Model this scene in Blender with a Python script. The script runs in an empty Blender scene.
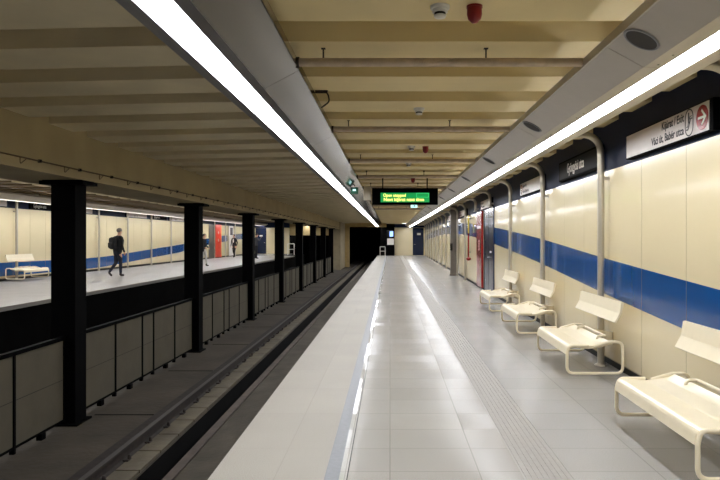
import bpy, bmesh, math, random
from mathutils import Vector, Matrix
random.seed(7)
sc = bpy.context.scene
col = sc.collection
PI = math.pi
EYE = 1.57
def W(Y): return 2.62 + .0125*Y          # the right wall drifts away from the track line by under a degree
RZ = -math.atan(.0125)

# ------------------------------------------------------------------ materials
def srgb(r, g, b):
    f = lambda c: (c/255/12.92 if c/255 <= .04045 else ((c/255+.055)/1.055)**2.4)
    return (f(r), f(g), f(b), 1)
def mat(name, rgb, rough=.5, metal=0, coat=0, noise=0, nscale=6, bump=0, bscale=40, rvar=0, spec=None):
    m = bpy.data.materials.new(name); m.use_nodes = True
    nt = m.node_tree; b = nt.nodes['Principled BSDF']
    c = srgb(*rgb)
    b.inputs['Base Color'].default_value = c
    b.inputs['Roughness'].default_value = rough
    b.inputs['Metallic'].default_value = metal
    b.inputs['Coat Weight'].default_value = coat
    b.inputs['Coat Roughness'].default_value = .09
    if spec is not None: b.inputs['Specular IOR Level'].default_value = spec
    tc = nt.nodes.new('ShaderNodeTexCoord')
    if noise:
        n = nt.nodes.new('ShaderNodeTexNoise'); n.inputs['Scale'].default_value = nscale; n.inputs['Detail'].default_value = 6
        nt.links.new(tc.outputs['Object'], n.inputs['Vector'])
        r = nt.nodes.new('ShaderNodeValToRGB')
        r.color_ramp.elements[0].position = .3; r.color_ramp.elements[1].position = .7
        r.color_ramp.elements[0].color = tuple(x*(1-noise) for x in c[:3])+(1,)
        r.color_ramp.elements[1].color = tuple(min(1, x*(1+noise)) for x in c[:3])+(1,)
        nt.links.new(n.outputs['Fac'], r.inputs['Fac']); nt.links.new(r.outputs['Color'], b.inputs['Base Color'])
    if rvar:
        n = nt.nodes.new('ShaderNodeTexNoise'); n.inputs['Scale'].default_value = nscale*1.7; n.inputs['Detail'].default_value = 4
        nt.links.new(tc.outputs['Object'], n.inputs['Vector'])
        mr = nt.nodes.new('ShaderNodeMapRange'); mr.inputs[3].default_value = max(0, rough-rvar); mr.inputs[4].default_value = rough+rvar
        nt.links.new(n.outputs['Fac'], mr.inputs[0]); nt.links.new(mr.outputs[0], b.inputs['Roughness'])
    if bump:
        n = nt.nodes.new('ShaderNodeTexNoise'); n.inputs['Scale'].default_value = bscale; n.inputs['Detail'].default_value = 5
        nt.links.new(tc.outputs['Object'], n.inputs['Vector'])
        bp = nt.nodes.new('ShaderNodeBump'); bp.inputs['Strength'].default_value = bump; bp.inputs['Distance'].default_value = .02
        nt.links.new(n.outputs['Fac'], bp.inputs['Height']); nt.links.new(bp.outputs['Normal'], b.inputs['Normal'])
    return m
def emit(name, rgb, strength):
    m = bpy.data.materials.new(name); m.use_nodes = True
    b = m.node_tree.nodes['Principled BSDF']
    b.inputs['Base Color'].default_value = srgb(*rgb)
    b.inputs['Emission Color'].default_value = srgb(*rgb)
    b.inputs['Emission Strength'].default_value = strength
    return m
def tile_floor(name, rgb, bw, bh, rough, mortar=.004, dark=.7, stains=.07, spec=.2, tilt=.05):
    m = mat(name, rgb, rough, spec=spec)
    nt = m.node_tree; b = nt.nodes['Principled BSDF']
    tc = nt.nodes.new('ShaderNodeTexCoord')
    br = nt.nodes.new('ShaderNodeTexBrick')
    br.offset = 0; br.inputs['Scale'].default_value = 1
    br.inputs['Brick Width'].default_value = bw; br.inputs['Row Height'].default_value = bh
    br.inputs['Mortar Size'].default_value = mortar; br.inputs['Mortar Smooth'].default_value = .3
    c = srgb(*rgb)
    br.inputs['Color1'].default_value = c
    br.inputs['Color2'].default_value = tuple(x*.93 for x in c[:3])+(1,)
    br.inputs['Mortar'].default_value = tuple(x*dark for x in c[:3])+(1,)
    nt.links.new(tc.outputs['Object'], br.inputs['Vector'])
    n = nt.nodes.new('ShaderNodeTexNoise'); n.inputs['Scale'].default_value = 1.1; n.inputs['Detail'].default_value = 8
    nt.links.new(tc.outputs['Object'], n.inputs['Vector'])
    n2 = nt.nodes.new('ShaderNodeTexNoise'); n2.inputs['Scale'].default_value = 170; n2.inputs['Detail'].default_value = 2
    nt.links.new(tc.outputs['Object'], n2.inputs['Vector'])
    mr = nt.nodes.new('ShaderNodeMapRange'); mr.inputs[1].default_value=.3; mr.inputs[2].default_value=.7; mr.inputs[3].default_value = 1-stains; mr.inputs[4].default_value = 1+stains*.5
    nt.links.new(n.outputs['Fac'], mr.inputs[0])
    mr2 = nt.nodes.new('ShaderNodeMapRange'); mr2.inputs[1].default_value=.3; mr2.inputs[2].default_value=.7; mr2.inputs[3].default_value = .78; mr2.inputs[4].default_value = 1.16
    nt.links.new(n2.outputs['Fac'], mr2.inputs[0])
    mu = nt.nodes.new('ShaderNodeMath'); mu.operation = 'MULTIPLY'
    nt.links.new(mr.outputs[0], mu.inputs[0]); nt.links.new(mr2.outputs[0], mu.inputs[1])
    vm = nt.nodes.new('ShaderNodeVectorMath'); vm.operation = 'SCALE'
    nt.links.new(br.outputs['Color'], vm.inputs[0]); nt.links.new(mu.outputs[0], vm.inputs['Scale'])
    nt.links.new(vm.outputs[0], b.inputs['Base Color'])
    mr3 = nt.nodes.new('ShaderNodeMapRange'); mr3.inputs[3].default_value = rough-.03; mr3.inputs[4].default_value = rough+.05
    nt.links.new(n.outputs['Fac'], mr3.inputs[0]); nt.links.new(mr3.outputs[0], b.inputs['Roughness'])
    # every tile is laid a hair out of level
    dv = nt.nodes.new('ShaderNodeVectorMath'); dv.operation = 'DIVIDE'; dv.inputs[1].default_value = (bw, bh, 1)
    nt.links.new(tc.outputs['Object'], dv.inputs[0])
    fl = nt.nodes.new('ShaderNodeVectorMath'); fl.operation = 'FLOOR'; nt.links.new(dv.outputs[0], fl.inputs[0])
    wn = nt.nodes.new('ShaderNodeTexWhiteNoise'); nt.links.new(fl.outputs[0], wn.inputs['Vector'])
    ms = nt.nodes.new('ShaderNodeVectorMath'); ms.operation = 'SUBTRACT'; ms.inputs[1].default_value = (.5, .5, .5)
    nt.links.new(wn.outputs['Color'], ms.inputs[0])
    ml = nt.nodes.new('ShaderNodeVectorMath'); ml.operation = 'MULTIPLY'; ml.inputs[1].default_value = (tilt, tilt*.5, 0)
    nt.links.new(ms.outputs[0], ml.inputs[0])
    geo = nt.nodes.new('ShaderNodeNewGeometry')
    ad = nt.nodes.new('ShaderNodeVectorMath'); ad.operation = 'ADD'
    nt.links.new(geo.outputs['Normal'], ad.inputs[0]); nt.links.new(ml.outputs[0], ad.inputs[1])
    nz = nt.nodes.new('ShaderNodeVectorMath'); nz.operation = 'NORMALIZE'; nt.links.new(ad.outputs[0], nz.inputs[0])
    # tiles lie very slightly uneven: that breaks up the lamps' reflections
    n3 = nt.nodes.new('ShaderNodeTexNoise'); n3.inputs['Scale'].default_value = 9; n3.inputs['Detail'].default_value = 3
    nt.links.new(tc.outputs['Object'], n3.inputs['Vector'])
    bp = nt.nodes.new('ShaderNodeBump'); bp.inputs['Strength'].default_value = .06; bp.inputs['Distance'].default_value = .004
    nt.links.new(n3.outputs['Fac'], bp.inputs['Height']); nt.links.new(nz.outputs[0], bp.inputs['Normal'])
    bp2 = nt.nodes.new('ShaderNodeBump'); bp2.invert = True; bp2.inputs['Strength'].default_value = .3; bp2.inputs['Distance'].default_value = .004
    nt.links.new(br.outputs['Fac'], bp2.inputs['Height']); nt.links.new(bp.outputs['Normal'], bp2.inputs['Normal'])
    nt.links.new(bp2.outputs['Normal'], b.inputs['Normal'])
    return m

M = {}
M['tile'] = tile_floor('terrazzo tiles', (164,160,154), .6, .48, .23,stains=.06,spec=.05,tilt=.07)
M['tile_edge'] = tile_floor('terrazzo edge slabs', (166,161,151), .76, .96, .55,stains=.06,spec=.12,dark=.85)
M['tile_side'] = tile_floor('terrazzo side tiles', (160,157,153), .6, .48, .22,stains=.05,spec=.12,tilt=.05)
M['strip_grey'] = mat('grey granite strip', (120,122,126), .4, noise=.08, nscale=30, spec=.12)
M['strip_pale'] = tile_floor('polished pale strip', (186,184,178), .3, .48, .12, stains=.05, spec=.16, tilt=.12)
M['guide'] = mat('ribbed guide tiles', (156,152,146), .45, spec=.1, noise=.05, nscale=20)
M['cream'] = mat('cream enamel panel', (226,211,172), .24, coat=.35, noise=.02, nscale=1.3)
M['blue'] = mat('blue enamel panel', (0,75,142), .16, coat=.6)
M['navy'] = mat('navy enamel panel', (22,33,60), .5, spec=.15)
M['navy_door'] = mat('dark blue door enamel', (8,24,54), .25, coat=.15, spec=.3)
M['black_gap'] = mat('black joint', (14,13,12), .7)
M['ceil'] = mat('cream ceiling paint', (214,196,146), .62, noise=.05, nscale=2)
M['ceil_left'] = mat('aged cream ceiling paint', (214,202,170), .7, noise=.07, nscale=2)
M['beam'] = mat('tan concrete beam', (158,143,106), .8, noise=.1, nscale=1.5, bump=.1)
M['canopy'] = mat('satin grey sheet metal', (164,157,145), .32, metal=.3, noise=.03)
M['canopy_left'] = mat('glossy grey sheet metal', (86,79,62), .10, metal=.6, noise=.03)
M['frame_grey'] = mat('grey lamp rail', (128,128,130), .35, metal=.4)
M['frame_cream'] = mat('pale lamp rail', (190,182,166), .35, metal=.2)
M['lamp'] = emit('white lamp diffuser', (248,250,255), 15)
M['steel'] = mat('brushed steel tube', (186,178,162), .3, metal=.45)
M['steel_dark'] = mat('grey steel cladding', (112,106,98), .35, metal=.6, noise=.1)
M['grille'] = mat('dark speaker mesh', (52,49,46), .7)
M['joint'] = mat('shaded joint filler', (150,138,110), .7)
M['sign_black'] = mat('matt black sign face', (16,14,16), .6, spec=.15)
M['bench'] = mat('cream powder coat', (234,222,192), .28, coat=.3, noise=.02, nscale=9)
M['black'] = mat('matt black paint', (3,3,4), .7, spec=.04)
M['blackg'] = mat('black glass', (6,7,10), .12)
M['soot_shade'] = mat('soot and shade concrete', (9,8,8), .9, noise=.4, nscale=2, spec=.1)  # soot; near-black also stands in for the dimness of pit and far track
M['bed'] = mat('dirty track concrete', (66,59,49), .9, noise=.3, nscale=1.3, bump=.5, bscale=9)
M['sleeper'] = mat('concrete sleeper blocks', (84,76,61), .9, noise=.22, nscale=3, bump=.4, bscale=12)
M['ledge'] = mat('brown dusty concrete', (68,62,51), .92, noise=.24, nscale=2.2, bump=.4, bscale=14)
M['rail'] = mat('worn rail steel', (50,44,38), .55, metal=.4)
M['rust'] = mat('rusty rail side', (38,30,26), .85, noise=.4, nscale=10)
M['rust_brown'] = mat('brown painted conduit', (84,66,44), .7)
M['board'] = mat('grey fibre board', (80,74,60), .85, noise=.1, nscale=3, bump=.15)
M['white'] = mat('white enamel', (226,220,214), .3)
M['sign_white'] = mat('pale sign face', (205,196,190), .35, noise=.03)
M['red'] = mat('red enamel', (140,10,14), .25, coat=.3)
M['dark_red'] = mat('dark red plastic', (122,5,14), .4)
M['red_orange'] = mat('orange red enamel', (226,50,20), .3)
M['orange'] = mat('orange enamel', (236,140,40), .4)
M['yellow'] = mat('yellow paint', (222,196,60), .4)
M['ink'] = mat('dark lettering', (28,26,30), .6)
M['white_ink'] = mat('white lettering', (235,232,225), .5)
M['pipe'] = mat('dusty galvanised pipe', (178,162,142), .5, metal=.15, noise=.15, nscale=10)
M['detector'] = mat('white detector plastic', (206,204,200), .4)
M['led_on'] = emit('lit green display', (8,120,58), .8)
M['led_text'] = emit('lit yellow display text', (236,240,120), 1.1)
M['led_box'] = emit('lit light green display line', (60,190,110), .9)
M['exit_lit'] = emit('lit exit sign', (170,225,225), 1.1)
M['green'] = mat('green sign plate', (18,90,64), .4)
M['screen'] = emit('lit monitor screen', (120,150,215), 1.6)
M['pillar'] = mat('tan portal plaster', (168,146,100), .8, noise=.12, nscale=3)
M['wallc'] = mat('grey portal concrete', (146,134,108), .85, noise=.15, nscale=2)
M['skin'] = mat('skin', (196,150,122), .55)
M['hair'] = mat('dark hair', (46,40,36), .7)
M['grey_hair'] = mat('greying hair', (110,104,98), .7)
M['cloth_black'] = mat('black cloth', (16,16,19), .85)
M['cloth_navy'] = mat('dark navy denim', (24,28,42), .9)
M['cloth_pale'] = mat('pale washed cloth', (176,172,164), .9)
M['cloth_grey'] = mat('grey cloth', (62,62,66), .9)
M['shirt'] = mat('white shirt cloth', (214,212,208), .8)
M['shoe'] = mat('brown leather shoe', (48,36,30), .5)
M['poster'] = mat('printed poster', (150,110,60), .5, noise=.5, nscale=3)

# ------------------------------------------------------------------ mesh builder
class MB:
    def __init__(s): s.v=[]; s.f=[]; s.mi=[]; s.sm=[]
    def add(s, vs, fs, mi=0, smooth=False):
        k=len(s.v); s.v += [tuple(v) for v in vs]
        for f in fs: s.f.append(tuple(i+k for i in f)); s.mi.append(mi); s.sm.append(smooth)
        return s
    def box(s, a, b, mi=0):
        x0,y0,z0=[min(p,q) for p,q in zip(a,b)]; x1,y1,z1=[max(p,q) for p,q in zip(a,b)]
        return s.add([(x0,y0,z0),(x1,y0,z0),(x1,y1,z0),(x0,y1,z0),(x0,y0,z1),(x1,y0,z1),(x1,y1,z1),(x0,y1,z1)],
            [(0,3,2,1),(4,5,6,7),(0,1,5,4),(1,2,6,5),(2,3,7,6),(3,0,4,7)], mi)
    def bbox(s, a, b, r=.01, mi=0):         # box with chamfered edges
        x0,y0,z0=[min(p,q) for p,q in zip(a,b)]; x1,y1,z1=[max(p,q) for p,q in zip(a,b)]
        bm=bmesh.new(); bmesh.ops.create_cube(bm,size=1)
        for v in bm.verts: v.co=Vector(((x0+x1)/2+v.co.x*(x1-x0),(y0+y1)/2+v.co.y*(y1-y0),(z0+z1)/2+v.co.z*(z1-z0)))
        r=min(r,(x1-x0)*.45,(y1-y0)*.45,(z1-z0)*.45)
        bmesh.ops.bevel(bm,geom=bm.edges[:],offset=r,segments=2,affect='EDGES',profile=.5)
        bm.verts.index_update()
        s.add([v.co for v in bm.verts],[[v.index for v in f.verts] for f in bm.faces],mi); bm.free(); return s
    def extrude_y(s, prof, y0, y1, mi=0, smooth=False, caps=True, dx=0):   # prof: closed list of (x,z); dx shifts the y1 end
        n=len(prof)
        vs=[(x,y0,z) for x,z in prof]+[(x+dx,y1,z) for x,z in prof]
        fs=[(i,(i+1)%n,(i+1)%n+n,i+n) for i in range(n)]
        s.add(vs,fs,mi,smooth)
        if caps: s.add(vs,[tuple(range(n))[::-1],tuple(range(n,2*n))],mi)
        return s
    def extrude_x(s, prof, x0, x1, mi=0, dz=0):                            # prof: closed list of (y,z)
        n=len(prof)
        vs=[(x0,y,z) for y,z in prof]+[(x1,y,z+dz) for y,z in prof]
        return s.add(vs,[(i,(i+1)%n,(i+1)%n+n,i+n) for i in range(n)]+[tuple(range(n))[::-1],tuple(range(n,2*n))],mi)
    def tube(s, pts, r, seg=10, mi=0, closed=False, caps=True):
        P=[Vector(p) for p in pts]; n=len(P); rings=[]
        rr = r if isinstance(r,(list,tuple)) else [r]*n
        up=None
        for i in range(n):
            a=P[(i-1)%n] if (closed or i>0) else P[i]; b=P[(i+1)%n] if (closed or i<n-1) else P[i]
            t=(b-a).normalized()
            if up is None:
                up=Vector((0,0,1)) if abs(t.z)<.9 else Vector((1,0,0))
            u=(up-t*up.dot(t)).normalized(); w=t.cross(u); up=u
            rings.append([P[i]+(u*math.cos(2*PI*k/seg)+w*math.sin(2*PI*k/seg))*rr[i] for k in range(seg)])
        vs=[v for rg in rings for v in rg]; fs=[]
        for i in range(n if closed else n-1):
            j=(i+1)%n
            for k in range(seg):
                fs.append((i*seg+k,i*seg+(k+1)%seg,j*seg+(k+1)%seg,j*seg+k))
        s.add(vs,fs,mi,True)
        if caps and not closed: s.add(vs,[tuple(range(seg))[::-1],tuple(range((n-1)*seg,n*seg))],mi)
        return s
    def lathe(s, prof, c=(0,0,0), seg=24, mi=0, axis='z', smooth=True):
        vs=[];n=len(prof)
        for r,h in prof:
            for k in range(seg):
                a=2*PI*k/seg; p=(r*math.cos(a),r*math.sin(a),h)
                if axis=='x': p=(p[2],p[0],p[1])
                vs.append((c[0]+p[0],c[1]+p[1],c[2]+p[2]))
        fs=[(i*seg+k,i*seg+(k+1)%seg,(i+1)*seg+(k+1)%seg,(i+1)*seg+k) for i in range(n-1) for k in range(seg)]
        s.add(vs,fs,mi,smooth)
        s.add(vs,[tuple(range(seg))[::-1],tuple(range((n-1)*seg,n*seg))],mi)
        return s
    def build(s, name, mats, parent=None, loc=None):
        me=bpy.data.meshes.new(name); me.from_pydata(s.v,[],s.f)
        if not isinstance(mats,(list,tuple)): mats=[mats]
        for m in mats: me.materials.append(m)
        me.polygons.foreach_set('material_index',s.mi); me.polygons.foreach_set('use_smooth',s.sm)
        bm=bmesh.new(); bm.from_mesh(me); bmesh.ops.recalc_face_normals(bm,faces=bm.faces[:]); bm.to_mesh(me); bm.free()
        me.validate(); me.update()
        o=bpy.data.objects.new(name,me); col.objects.link(o)
        if parent: o.parent=parent
        if loc: o.location=loc
        return o
def fillet(pts, r, n=5):
    P=[Vector(p) for p in pts]; out=[P[0]]
    for i in range(1,len(P)-1):
        a,b,c=P[i-1],P[i],P[i+1]
        d1=(a-b).normalized(); d2=(c-b).normalized(); ang=d1.angle(d2)
        if ang>3.1: out.append(b); continue
        t=min(r/math.tan(ang/2),(a-b).length*.49,(c-b).length*.49)
        p,q=b+d1*t,b+d2*t
        for k in range(n+1):
            u=k/n; out.append(p*(1-u)**2+b*2*u*(1-u)+q*u*u)
    out.append(P[-1]); return out
def struct(o):
    o['kind']='structure'; return o
def tag(o,label,cat,group=None):
    o['label']=label; o['category']=cat
    if group: o['group']=group
    return o
def thing(name,label,cat,loc=(0,0,0),rz=0,group=None):
    o=bpy.data.objects.new(name,None); col.objects.link(o); o.location=loc; o.rotation_euler=(0,0,rz); o.empty_display_size=.1
    return tag(o,label,cat,group)
def copy_tree(o,parent=None):
    c=o.copy(); col.objects.link(c)
    if parent: c.parent=parent
    for ch in list(o.children): copy_tree(ch,c)
    return c
NTH=['first','second','third','fourth','fifth','sixth','seventh','eighth','ninth','tenth','eleventh','twelfth','thirteenth','fourteenth','fifteenth','sixteenth','seventeenth','eighteenth','nineteenth','twentieth','twenty-first','twenty-second']

# text on a wall: basis columns x (reading direction), y (up), z (facing)
RIGHTW=Matrix(((0,0,-1),(-1,0,0),(0,1,0)))     # seen while facing +X
FARW=Matrix(((0,0,1),(1,0,0),(0,1,0)))         # seen while facing -X
FRONT=Matrix(((1,0,0),(0,0,-1),(0,1,0)))       # seen while facing +Y
def text(name,body,size,m,loc,basis,parent,align='LEFT',xs=1,depth=.001,bold=0):
    cu=bpy.data.curves.new(name,'FONT'); cu.body=body; cu.size=size; cu.align_x=align; cu.extrude=depth; cu.offset=bold
    t=bpy.data.objects.new(name,cu); col.objects.link(t)
    dg=bpy.context.evaluated_depsgraph_get(); dg.update()
    me=bpy.data.meshes.new_from_object(t.evaluated_get(dg))
    bpy.data.objects.remove(t); bpy.data.curves.remove(cu)
    me.name=name; me.transform(Matrix.Diagonal((xs,1,1,1))); me.transform(basis.to_4x4()); me.materials.clear(); me.materials.append(m)
    o=bpy.data.objects.new(name,me); col.objects.link(o); o.parent=parent; o.location=loc
    return o
def seg_strip(mb,pts,w,basis,off,mi=0,d=.002,closed=False):    # thin stroke along 2D points, laid on a wall
    P=[Vector(p) for p in pts]; n=len(P)
    for i in range(n if closed else n-1):
        a,b=P[i],P[(i+1)%n]; t=(b-a).normalized(); q=Vector((-t.y,t.x))*w/2
        c=[a-q-t*w*.3,b-q+t*w*.3,b+q+t*w*.3,a+q-t*w*.3]
        vs=[basis@Vector((p.x,p.y,0))+Vector(off) for p in c]+[basis@Vector((p.x,p.y,d))+Vector(off) for p in c]
        mb.add(vs,[(0,3,2,1),(4,5,6,7),(0,1,5,4),(1,2,6,5),(2,3,7,6),(3,0,4,7)],mi)

Y0,Y1=-6.0,61.0
# ------------------------------------------------------------------ near platform
XE=-1.19
def slab(name,xa,xb,z0,z1,m,y0=Y0,y1=Y1):
    return struct(MB().box((xa,y0,z0),(xb,y1,z1)).build(name,m))
EDGE=.32                                                # the edge slabs overhang the track wall
slab('floor_edge',XE,-.432,-.09,0,M['tile_edge'])
slab('trim_1',-.432,-.335,-.09,0,M['strip_grey'])
slab('trim_2',-.335,-.286,-.09,.0,M['strip_pale'])
slab('trim_3',-.286,-.279,-.09,-.002,M['black_gap'])
slab('floor',-.279,.88,-.09,0,M['tile'])
g=MB(); g.box((.88,Y0,-.09),(1.20,Y1,-.001))
for k in range(8): g.box((.895+k*.0385,Y0,-.001),(.915+k*.0385,Y1,.0012))
struct(g.build('trim_4',M['guide']))
w=MB(); w.add([(1.20,Y0,0),(W(Y0)+.1,Y0,0),(W(Y1)+.1,Y1,0),(1.20,Y1,0),(1.20,Y0,-.09),(W(Y0)+.1,Y0,-.09),(W(Y1)+.1,Y1,-.09),(1.20,Y1,-.09)],
    [(0,1,2,3),(7,6,5,4),(0,4,5,1),(1,5,6,2),(2,6,7,3),(3,7,4,0)])
struct(w.build('floor_side',M['tile_side']))
struct(MB().box((XE+EDGE,Y0,-1.3),(W(Y0),Y1,-.09)).build('wall_platform',M['soot_shade']))

# ------------------------------------------------------------------ track trench
BED=-.99; XC=-4.49
b=MB(); b.box((-8.2,Y0,BED-.4),(-2.73,Y1+14,BED)); struct(b.build('floor_track',M['bed']))
struct(MB().box((-2.41,Y0,BED-.4),(XE+EDGE,Y1+14,BED)).build('floor_ledge',M['ledge']))
struct(MB().box((-2.732,Y0,BED-.4),(-2.728,Y1+12,BED-.025)).build('trim_14',M['soot_shade']))  # thin dark sheet: the channel's shade painted onto its lit side wall
struct(MB().box((-2.73,Y0,BED-.4),(-2.41,Y1+14,BED-.33)).build('floor_drain',M['soot_shade']))
j=MB()
for y in (3.1,6.2,9.3,12.4,15.5,18.6,21.7,24.8,27.9,31,34,37,40): j.box((-4.3,y,BED),(-3.32,y+.035,BED+.004))
struct(j.build('trim_5',M['soot_shade']))
s=MB(); y=Y0
while y<Y1+10:
    s.box((-3.0,y,BED),(-2.735,y+.62,BED+.035)); y+=.65
struct(s.build('trim_6',M['sleeper']))
struct(MB().box((-2.41,Y0,BED),(-2.30,Y1+10,BED+.02)).build('trim_7',mat('reddish concrete lip',(70,60,52),.9,noise=.3,nscale=4)))
def rail_prof(x,z):
    p=[(-.07,0),(.07,0),(.07,.015),(.012,.035),(.012,.12),(.036,.132),(.036,.165),(-.036,.165),(-.036,.132),(-.012,.12),(-.012,.035),(-.07,.015)]
    return [(x+a,z+b) for a,b in p]
for xr,lb,zr in ((-3.06,'worn steel rail at the left of the drain channel, nearest in view',BED+.01),(-1.62,'steel rail hidden under the edge of the near platform',BED+.01)):
    t=thing('rail',lb,'rail',(xr,0,zr))
    MB().extrude_y(rail_prof(0,0),Y0,Y1+12).build('rail_profile',M['rust'],t)
    MB().box((-.03,Y0,.165),(.03,Y1+12,.1665)).build('rail_head',M['rail'],t)
    f=MB(); y=Y0+.3
    while y<44:
        for sx in (-1,1):
            f.box((sx*.06-.03,y-.05,.0),(sx*.06+.03,y+.05,.045))
            f.lathe([(.02,.045),(.02,.085),(.012,.09)],(sx*.085,y,0),6)
        y+=.65
    fo=f.build('rail_fastening',M['rust'],t); fo['kind']='stuff'
tg=MB().bbox((-3.32,Y0,BED),(-3.18,Y1+10,BED+.10),.02)
tag(tg.build('cable_trough',M['rust']),'dark cable trough running along the left side of the near rail','trough')

# ------------------------------------------------------------------ columns and the beam on them
BZ=EYE+.81
struct(MB().box((-5.2,Y0,BZ),(-4.2,53,3.75)).build('trim_8',M['beam']))
def make_column():
    t=thing('column','black','column',(XC,0,0))
    MB().bbox((-.168,-.168,BED),(.168,.168,BZ-.05),.012).build('shaft',M['black'],t)
    c=MB(); c.box((-.30,-.22,BZ-.06),(.30,.22,BZ-.012)); c.box((-.27,-.19,BZ-.012),(.27,.19,BZ)); c.build('cap_plate',M['black'],t)
    MB().box((-.22,-.22,BED),(.22,.22,BED+.025)).build('base_plate',M['black'],t)
    return t
proto=make_column()
for k in range(8):
    c=proto if k==0 else copy_tree(proto)
    c.location=(XC,8.95+5.68*k,0)
    tag(c,['thick black steel column nearest the camera, standing left of the rails',
      'second black column from the camera, right of the walking person with the backpack',
      'third black column along the tracks, right of the person in a suit',
      'fourth black column along the tracks, beside the cream end wall across',
      'fifth black column along the tracks, counted from the camera',
      'sixth black column along the tracks, counted from the camera',
      'seventh black column along the tracks, last but one before the tunnel',
      'eighth black column along the tracks, farthest and next to the tunnel wall'][k],'column','black columns between the tracks')
# fence of fibre boards between the columns
def fence(yc,i):
    lab=['grey board fence in front of the nearest column, cut by left frame edge','grey board fence between the first and second black columns','grey board fence between the second and third black columns','grey board fence between the third and fourth black columns','grey board fence between the fourth and fifth black columns','grey board fence between the fifth and sixth black columns','grey board fence between the sixth and seventh black columns','grey board fence between the last two black columns'][i]
    t=thing('board_fence',lab,'fence',(XC,yc,0),0,'board fences between the tracks')
    z0,z1=BED+.06,EYE-1.355
    ds=[.17,1.47,2.60,3.15,4.34,5.51]
    for a,b_ in zip(ds[:-1],ds[1:]):
        MB().box((-.015,a+.02,z0+.03),(.015,b_-.02,z1-.03)).build('board',M['board'],t)
    MB().box((-.03,ds[0],z1-.03),(.04,ds[-1],z1+.02)).build('top_rail',M['black'],t)
    MB().box((-.025,ds[0],z0),(.025,ds[-1],z0+.03)).build('bottom_rail',M['black'],t)
    for d in ds: MB().box((-.028,d-.022,BED),(.03,d+.022,z1)).build('post',M['black'],t)
    m=MB().box((.0,ds[0],(z0+z1)/2-.004),(.018,ds[-1],(z0+z1)/2+.004)); m.build('middle_joint',M['rust'],t)
    for d in (.9,2.0,3.75,4.9): MB().box((.0,d-.05,BED),(.07,d+.05,z0+.02)).build('foot',M['black'],t)
for i,k in enumerate(range(-1,7)): fence(8.95+5.68*k,i)
# conduit with hooks along the beam
t=thing('conduit','thin conduit with hooks along the face of the tan beam','conduit',(-4.2,0,0))
MB().tube([(.04,y,EYE+.925) for y in range(4,54,1)],.009,8).build('pipe',M['rust_brown'],t)
y=6.2
while y<50:
    h=MB(); h.tube(fillet([(.0,y,EYE+.94),(.05,y,EYE+.92),(.05,y,EYE+.84),(.05,y+.13,EYE+.92)],.02),.005,6); h.build('hook',M['rust_brown'],t)
    MB().lathe([(.0,0),(.02,.005),(.02,.04),(.0,.05)],(.02,y+.42,EYE+.925),10,axis='x').build('clip_box',M['rust'],t)
    y+=.98
struct(MB().box((-4.8,53,BED),(-4.1,61,3.3)).build('wall_portal',M['wallc']))

# ------------------------------------------------------------------ ribbed ceilings
ZC=EYE+1.43
def ribbed(name,xa,xb,z,depth,y_first,m,dz=0,w_=.58,y_end=Y1+2):
    mb=MB(); y=y_first
    prof=[]
    while y<y_end:
        prof+= [(y,z+depth),(y+.015,z),(y+w_,z),(y+w_+.015,z+depth)]; y+=1.0
    prof=[(y_first-.4,z+depth)]+prof+[(y,z+depth)]
    full=prof+[(y,z+depth+.3),(y_first-.4,z+depth+.3)]
    n=len(prof)
    vs=[(xa,p,q) for p,q in prof]+[(xb,p,q+dz) for p,q in prof]
    mb.add(vs,[(i,i+1,i+1+n,i+n) for i in range(n-1)])
    zt=z+depth+.25+max(0,dz)
    mb.box((xa,y_first-.4,zt),(xb,y,zt+.05))
    return struct(mb.build(name,m))
ribbed('ceiling',-.98,W(0)+.75,ZC,.42,4.62-11,M['ceil'])
ribbed('ceiling_left',-4.2,-.98,ZC-.01,.42,4.87-11,M['ceil_left'],dz=.075)
ribbed('ceiling_far',-10.3,-5.2,ZC+.12,.40,4.4-11,M['ceil_left'])
ribbed('ceiling_far_wall',-13.2,-10.3,ZC+.12,.40,4.4-11,mat('shade-brown ceiling paint',(104,86,56),.8,noise=.1))  # same far ceiling, its dim part painted brown; the lit streak stays cream
struct(MB().box((-14,Y0-1,3.85),(4.5,Y1+1,4.0)).build('ceiling_slab',M['soot_shade']))

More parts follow.
